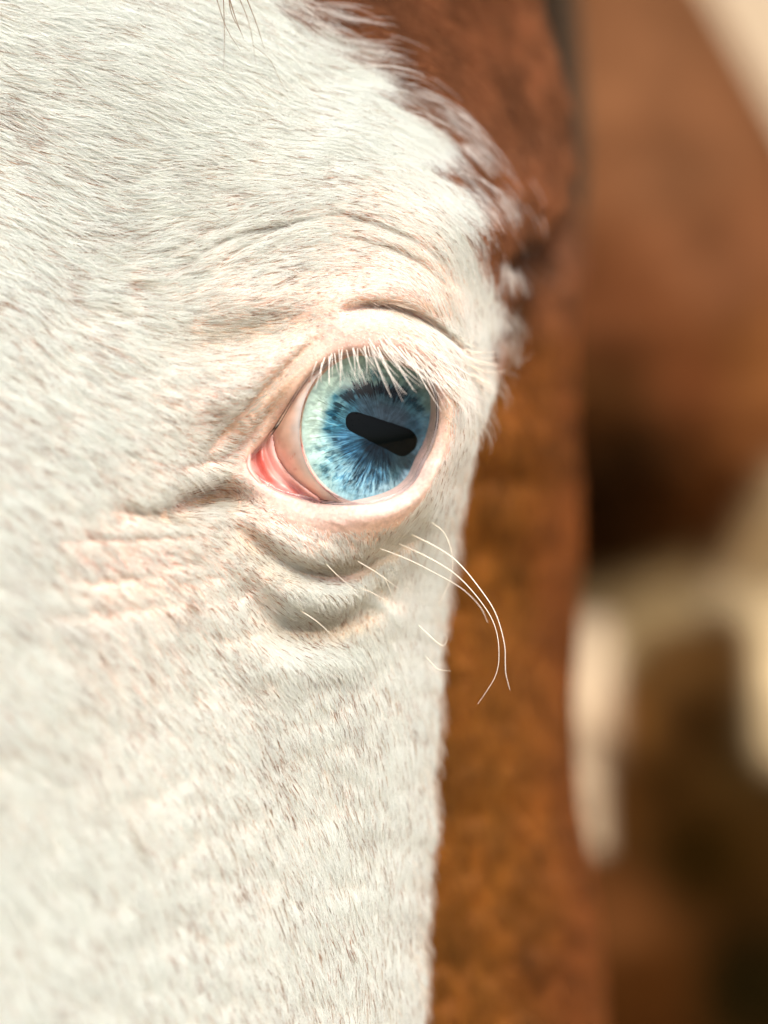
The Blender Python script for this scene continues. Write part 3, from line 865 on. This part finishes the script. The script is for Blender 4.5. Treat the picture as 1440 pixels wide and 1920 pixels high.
def grow(name, N, wmap, lenk=1.0, rad=0.55, cl=(14, 0.8), lift=0.105, k=6, force=None, jit=0.13):
    wgt = (area * wmap).ravel(); cs = np.cumsum(wgt)
    idx = np.searchsorted(cs, rng.random(N) * cs[-1])
    j, i = np.unravel_index(np.clip(idx, 0, wgt.size - 1), area.shape)
    fj, fi = rng.random(N), rng.random(N)
    P = bil(PW, j, i, fj, fi); Nn = bil(NW, j, i, fj, fi); Nn /= np.linalg.norm(Nn, axis=1, keepdims=True)
    x = bil(Xg, j, i, fj, fi); y = bil(Yg, j, i, fj, fi); d = bil(Dg, j, i, fj, fi); sd_ = bil(SD, j, i, fj, fi)
    v = flow(x, y)
    ja = rng.normal(0, jit, N)
    vx = v[:, 0] * np.cos(ja) - v[:, 1] * np.sin(ja); vy = v[:, 0] * np.sin(ja) + v[:, 1] * np.cos(ja)
    T = vx[:, None] * XC - vy[:, None] * YC
    T = T - (T * Nn).sum(1, keepdims=True) * Nn
    T /= np.linalg.norm(T, axis=1, keepdims=True) + 1e-9
    L = idw([(p, q, r) for p, q, r in LEN], x, y, 2.0, 30)[:, 0] * lenk * rng.uniform(0.65, 1.2, N)
    L = L * np.clip(sd_ / 60, 0.25, 1)
    Lm = L * S
    bx, by = clump(x, y, cl[0], 3); b2x, b2y = clump(x, y, cl[0] * 2.6, 9)
    tf = spots(x, y, [(150, 700, 260, 420, 0, 1), (250, 1080, 260, 190, 0, 1), (60, 480, 300, 160, 0, 1), (650, 80, 140, 120, 20, .35), (880, 330, 120, 160, 30, .25)])
    b3x, b3y = clump(x, y, cl[0] * 1.5, 5)
    bx = bx * (1 - tf) + b3x * tf; by = by * (1 - tf) + b3y * tf
    dl = ((bx - x) + 0.3 * (b2x - x))[:, None] * XC * S - ((by - y) + 0.3 * (b2y - y))[:, None] * YC * S
    clk = (cl[1] * (0.42 + 0.78 * tf))[:, None]
    dl = dl - (dl * Nn).sum(1, keepdims=True) * Nn
    lf = lift * rng.uniform(0.4, 1.5, N)
    B = np.cross(Nn, T); cv = rng.normal(0, 0.10, N)
    pts = []
    for tk in np.linspace(0, 1, k):
        pts.append(P + T * (Lm * tk)[:, None] + Nn * (Lm * lf * (tk - 0.55 * tk * tk) * 1.6 - 0.00006 * (tk == 0))[:, None] + B * (Lm * cv * tk * tk)[:, None] + dl * clk * tk ** 1.4)
    Pt = np.stack(pts, 1)
    tp_ = np.linspace(0, 1, k)
    R = (rad * S * rng.uniform(0.75, 1.2, N))[:, None] * np.array([1.0 - 0.75 * q ** 1.8 for q in tp_])[None]
    bm_ = brown_mask(x, y, d)
    bmr = (rng.random(N) < bm_)
    wht = np.array([0.89, 0.92, 0.875]) * rng.uniform(0.84, 1.03, (N, 1))
    ts = spots(x, y, stain_shade_spots)[:, None] * rng.uniform(0.3, 1, (N, 1))
    wht = wht * (1 - 0.8 * ts) + np.array([0.36, 0.29, 0.16]) * 0.8 * ts  # stains, and fold shade put into the hair colour
    dk = rng.random(N) < 0.02
    wht[dk] *= np.array([0.55, 0.42, 0.32])
    jb = (d > 430) & (y > 430)
    kj = (sstep(430, 700, y + 120 * (fbm(x / 60, y / 60, 2, 151) - 0.5)) * (d > 380))[:, None]
    kr = (sstep(900, 1080, x + 90 * (fbm(x / 90, y / 120, 2, 153) - 0.5)))[:, None]
    oc_ = np.array([0.36, 0.15, 0.025]) * (1 - kr) + np.array([0.27, 0.092, 0.022]) * kr
    br = (oc_ * kj + np.array([0.33, 0.14, 0.06]) * (1 - kj)) * (1 - 0.68 * spots(x, y, [(992, 440, 46, 58, 20, 1.45), (965, 560, 18, 90, 0, .8)]))[:, None]  # dark spots paint the shade below the temple bulge
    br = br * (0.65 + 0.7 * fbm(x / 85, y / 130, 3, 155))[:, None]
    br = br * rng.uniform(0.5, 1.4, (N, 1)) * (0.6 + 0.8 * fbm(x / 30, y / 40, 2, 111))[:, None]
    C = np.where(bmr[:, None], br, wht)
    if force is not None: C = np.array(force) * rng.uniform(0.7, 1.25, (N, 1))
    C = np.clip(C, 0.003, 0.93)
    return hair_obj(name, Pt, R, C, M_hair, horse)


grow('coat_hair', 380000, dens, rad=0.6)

# long pale tufts where the white meets the chestnut, and along the cheek edge
xb_ = np.interp(yc_, BRN[:, 0], BRN[:, 1])
front_i = np.arange(nu - 1)[None] < SURF_FRONT + 10
band_t = np.exp(-((xc_ - xb_ + 5) / 45) ** 2) * (yc_ < 500) * (yc_ > -90) * front_i * (vnoise(xc_ / 22, yc_ / 22, 121) > 0.55)
grow('pale_tufts', 450, band_t, lenk=1.2, rad=0.7, cl=(24, 0.6), lift=0.3, force=(0.80, 0.76, 0.70), jit=0.1)
sil = (0.12 + 0.88 * sstep(760, 950, yc_)) * np.exp(-((xc_ - xs_of(yc_) + 8) / 20) ** 2) * (np.arange(nu - 1)[None] > U1 + 20) * (np.arange(nu - 1)[None] < SURF_FRONT + 20) * (yc_ > 430) * vis
grow('edge_hair', 1700, sil, lenk=0.75, rad=0.5, cl=(22, 0.8), lift=0.6, force=(0.78, 0.70, 0.60), jit=0.35)
grow('edge_wisps', 70, sil * (yc_ < 800) * (yc_ > 540), lenk=1.25, rad=0.5, cl=(16, 0.1), lift=0.9, force=(0.84, 0.80, 0.70), jit=0.5)
# sparse reddish hairs painting the skin and shade seen between white tufts
DD = [(0, 0, .15), (300, 80, .5), (80, 300, .9), (200, 450, 1), (120, 650, .9), (500, 200, .25), (700, 250, .1), (650, 400, .9), (850, 300, .05), (500, 430, .5), (300, 800, .5), (150, 1150, .6), (350, 1250, .9), (60, 1500, .3), (300, 1500, .5),
      (560, 1270, 1.3), (500, 1450, 1.4), (600, 1550, 1.5), (650, 1350, 1.1), (560, 1750, 1.5), (400, 1600, .8), (700, 1650, .8), (760, 1400, .25), (780, 1800, .5), (200, 1750, .3), (450, 1150, .7), (800, 1100, .15), (880, 600, .1), (720, 620, 0), (450, 700, .3)]
ddm = coarse(lambda a, b2: idw(DD, a, b2, 1.5, 60)[..., 0], xc_, yc_, 16)
ddm = ddm * (dens > 0.3) * ~jow * (0.4 + 0.9 * sstep(0.4, 0.7, fbm(xc_ / 80, yc_ / 110, 2, 131))) * (1 - brown_mask(xc_, yc_, dc_))
grow('gap_shade_hair', 10000, ddm, lenk=0.6, rad=0.6, cl=(11, 0.6), lift=0.2, force=(0.34, 0.20, 0.13), jit=0.08)

# ------------------------------------------------------------------ lashes
def fdepth(x, y):
    x = np.asarray(x, float); y = np.asarray(y, float)
    d, _ = face_depth(x.reshape(1, -1).copy(), y.reshape(1, -1).copy())
    return d.ravel()


def strands(name, rows, mat, r0, colr, k=9, parent=horse, varc=0.08):
    P = np.stack([W(r[:, 0], r[:, 1], r[:, 2]) for r in rows])
    n = len(rows)
    R = (np.asarray(r0) * S)[:, None] * np.linspace(1, 0.12, k)[None] ** 0.8
    C = np.tile(np.array(colr), (n, 1)) * rng.uniform(1 - varc, 1 + varc * 0.5, (n, 1))
    return hair_obj(name, P, R, C.clip(0, 0.95), mat, parent)


def lash_row(path, n, a0, a1, l0, l1, fwd, jit=6.0, curl=0.5, spread=8):
    out = []
    pl = catmull(np.array(path, float), 200)
    for q in range(n):
        u = (q + rng.uniform(0, 1)) / n
        p = pl[int(u * 199)] + rng.normal(0, jit * 0.4, 2)
        a = math.radians(a0 + (a1 - a0) * u + rng.normal(0, spread))
        L = (l0 + (l1 - l0) * math.sin(math.pi * min(u + 0.15, 1)) ** 0.7) * rng.uniform(0.6, 1.12)
        d0 = float(fdepth([p[0]], [p[1]])[0])
        tt_ = np.linspace(0, 1, 9)
        cu_ = math.radians(rng.normal(-14, 12)) * curl
        x = p[0] + np.cumsum(np.r_[0, np.cos(a + cu_ * tt_[1:] * 2)]) * L / 8
        y = p[1] + np.cumsum(np.r_[0, np.sin(a + cu_ * tt_[1:] * 2)]) * L / 8
        f_ = fwd * rng.uniform(0.7, 1.3)
        d = d0 + 3 - f_ * L * (tt_ - 0.35 * tt_ ** 2)
        out.append(np.stack([x, y, d], 1))
    return out


rows = []
rows += lash_row([(600, 672), (640, 655), (690, 648), (735, 655)], 26, 106, 60, 36, 72, 0.7)
rows += lash_row([(690, 640), (740, 650), (790, 672), (830, 705), (850, 730)], 70, 64, 44, 75, 120, 0.6, jit=12)
rows += lash_row([(700, 632), (760, 632), (810, 655), (858, 700)], 34, 44, 44, 60, 95, 0.45, jit=16)
strands('eyelashes', rows, M_lash, rng.uniform(0.7, 1.4, len(rows)), (0.88, 0.84, 0.76))
rows = []
rows += lash_row([(690, 568), (740, 570), (790, 592), (832, 620), (860, 640)], 80, 18, 48, 26, 40, 0.25, jit=8, spread=12)
rows += lash_row([(860, 640), (885, 690), (900, 720)], 40, 20, 40, 30, 60, 0.1, jit=14, spread=18)
strands('lid_hair', rows, M_lash, rng.uniform(0.6, 1.1, len(rows)), (0.88, 0.80, 0.68))

# ------------------------------------------------------------------ whiskers, each its own part
Z3 = lambda p: [(400 + a / 2.4, 900 + b2 / 2.4) for a, b2 in p]
wh = [([(880, 240), (1000, 300), (1100, 370), (1200, 490), (1270, 600), (1310, 740), (1315, 860), (1335, 945)], 1.5, -90),
      ([(830, 285), (960, 345), (1090, 425), (1190, 530), (1260, 640), (1285, 760), (1270, 880), (1190, 1008)], 1.4, -70),
      ([(740, 305), (870, 355), (1000, 420), (1120, 490), (1200, 570), (1235, 642)], 1.2, -80),
      ([(980, 190), (1040, 240), (1075, 340), (1070, 430), (1040, 510), (1010, 570)], 0.9, -30),
      ([(925, 655), (1000, 725), (1035, 745), (1052, 715), (1040, 690)], 1.1, 0),
      ([(960, 800), (1010, 850), (1068, 860)], 1.0, 0),
      ([(380, 580), (470, 640), (550, 715)], 1.1, -40),
      ([(640, 360), (740, 420), (835, 490)], 1.1, -40),
      ([(640, 475), (720, 510), (795, 555)], 1.0, -30),
      ([(500, 370), (560, 430), (640, 500)], 0.9, -30),
      ([(750, 410), (780, 460), (808, 525)], 0.8, -30)]
for pl, r0, dd in wh:
    pp = catmull(np.array(Z3(pl)), 16)
    d0 = float(fdepth([pp[0, 0]], [pp[0, 1]])[0])
    tt_ = np.linspace(0, 1, 16)
    dd_ = min(d0, 60) + dd * np.sin(tt_ * 1.4) + 2 - 14 * tt_
    if pl[0][0] > 900 and pl[0][1] > 600: dd_ = dd_ - 70
    strands('whisker', [np.c_[pp, dd_]], M_lash, np.array([r0]), (0.90, 0.84, 0.70), k=16)

# dark forelock hairs falling over the forehead
Z5 = lambda p: [(a / 2.057, b2 / 2.057) for a, b2 in p]
rows = []
for pl, dd in [([(975, 175), (1040, 230), (1080, 310), (1112, 362)], -20), ([(820, -60), (870, 100), (930, 200)], -60), ([(870, -60), (905, 60), (940, 150)], -110), ([(930, -60), (985, 80), (1020, 190)], -130),
               ([(860, -60), (866, 150), (862, 270)], -120), ([(900, -60), (960, 90), (990, 260)], -150), ([(880, -80), (890, 40), (935, 135)], -90)]:
    pp = catmull(np.array(Z5(pl)), 9)
    d0 = fdepth(pp[:, 0], pp[:, 1])
    rows.append(np.c_[pp, d0 + dd - 10])
strands('forelock', rows, M_hair, np.array([0.7, 1.0, 1.4, 1.2, 1.0, 1.0, 1.4]), (0.28, 0.2, 0.14))

# grey mane lock hanging between the cheek and the neck
rows = []
for q in range(140):
    o = rng.normal(0, 1, 3)
    pl = catmull(np.array([(1025 + o[0] * 18, -200), (1040 + o[0] * 20, 60), (1066 + o[0] * 14, 260), (1080 + o[0] * 9, 380 + 60 * o[1])], float), 9)
    rows.append(np.c_[pl, np.full(9, 1700 + o[2] * 60)])
strands('mane', rows, M_hair, rng.uniform(2, 4, len(rows)), (0.13, 0.095, 0.06))
print('built', len(allv))
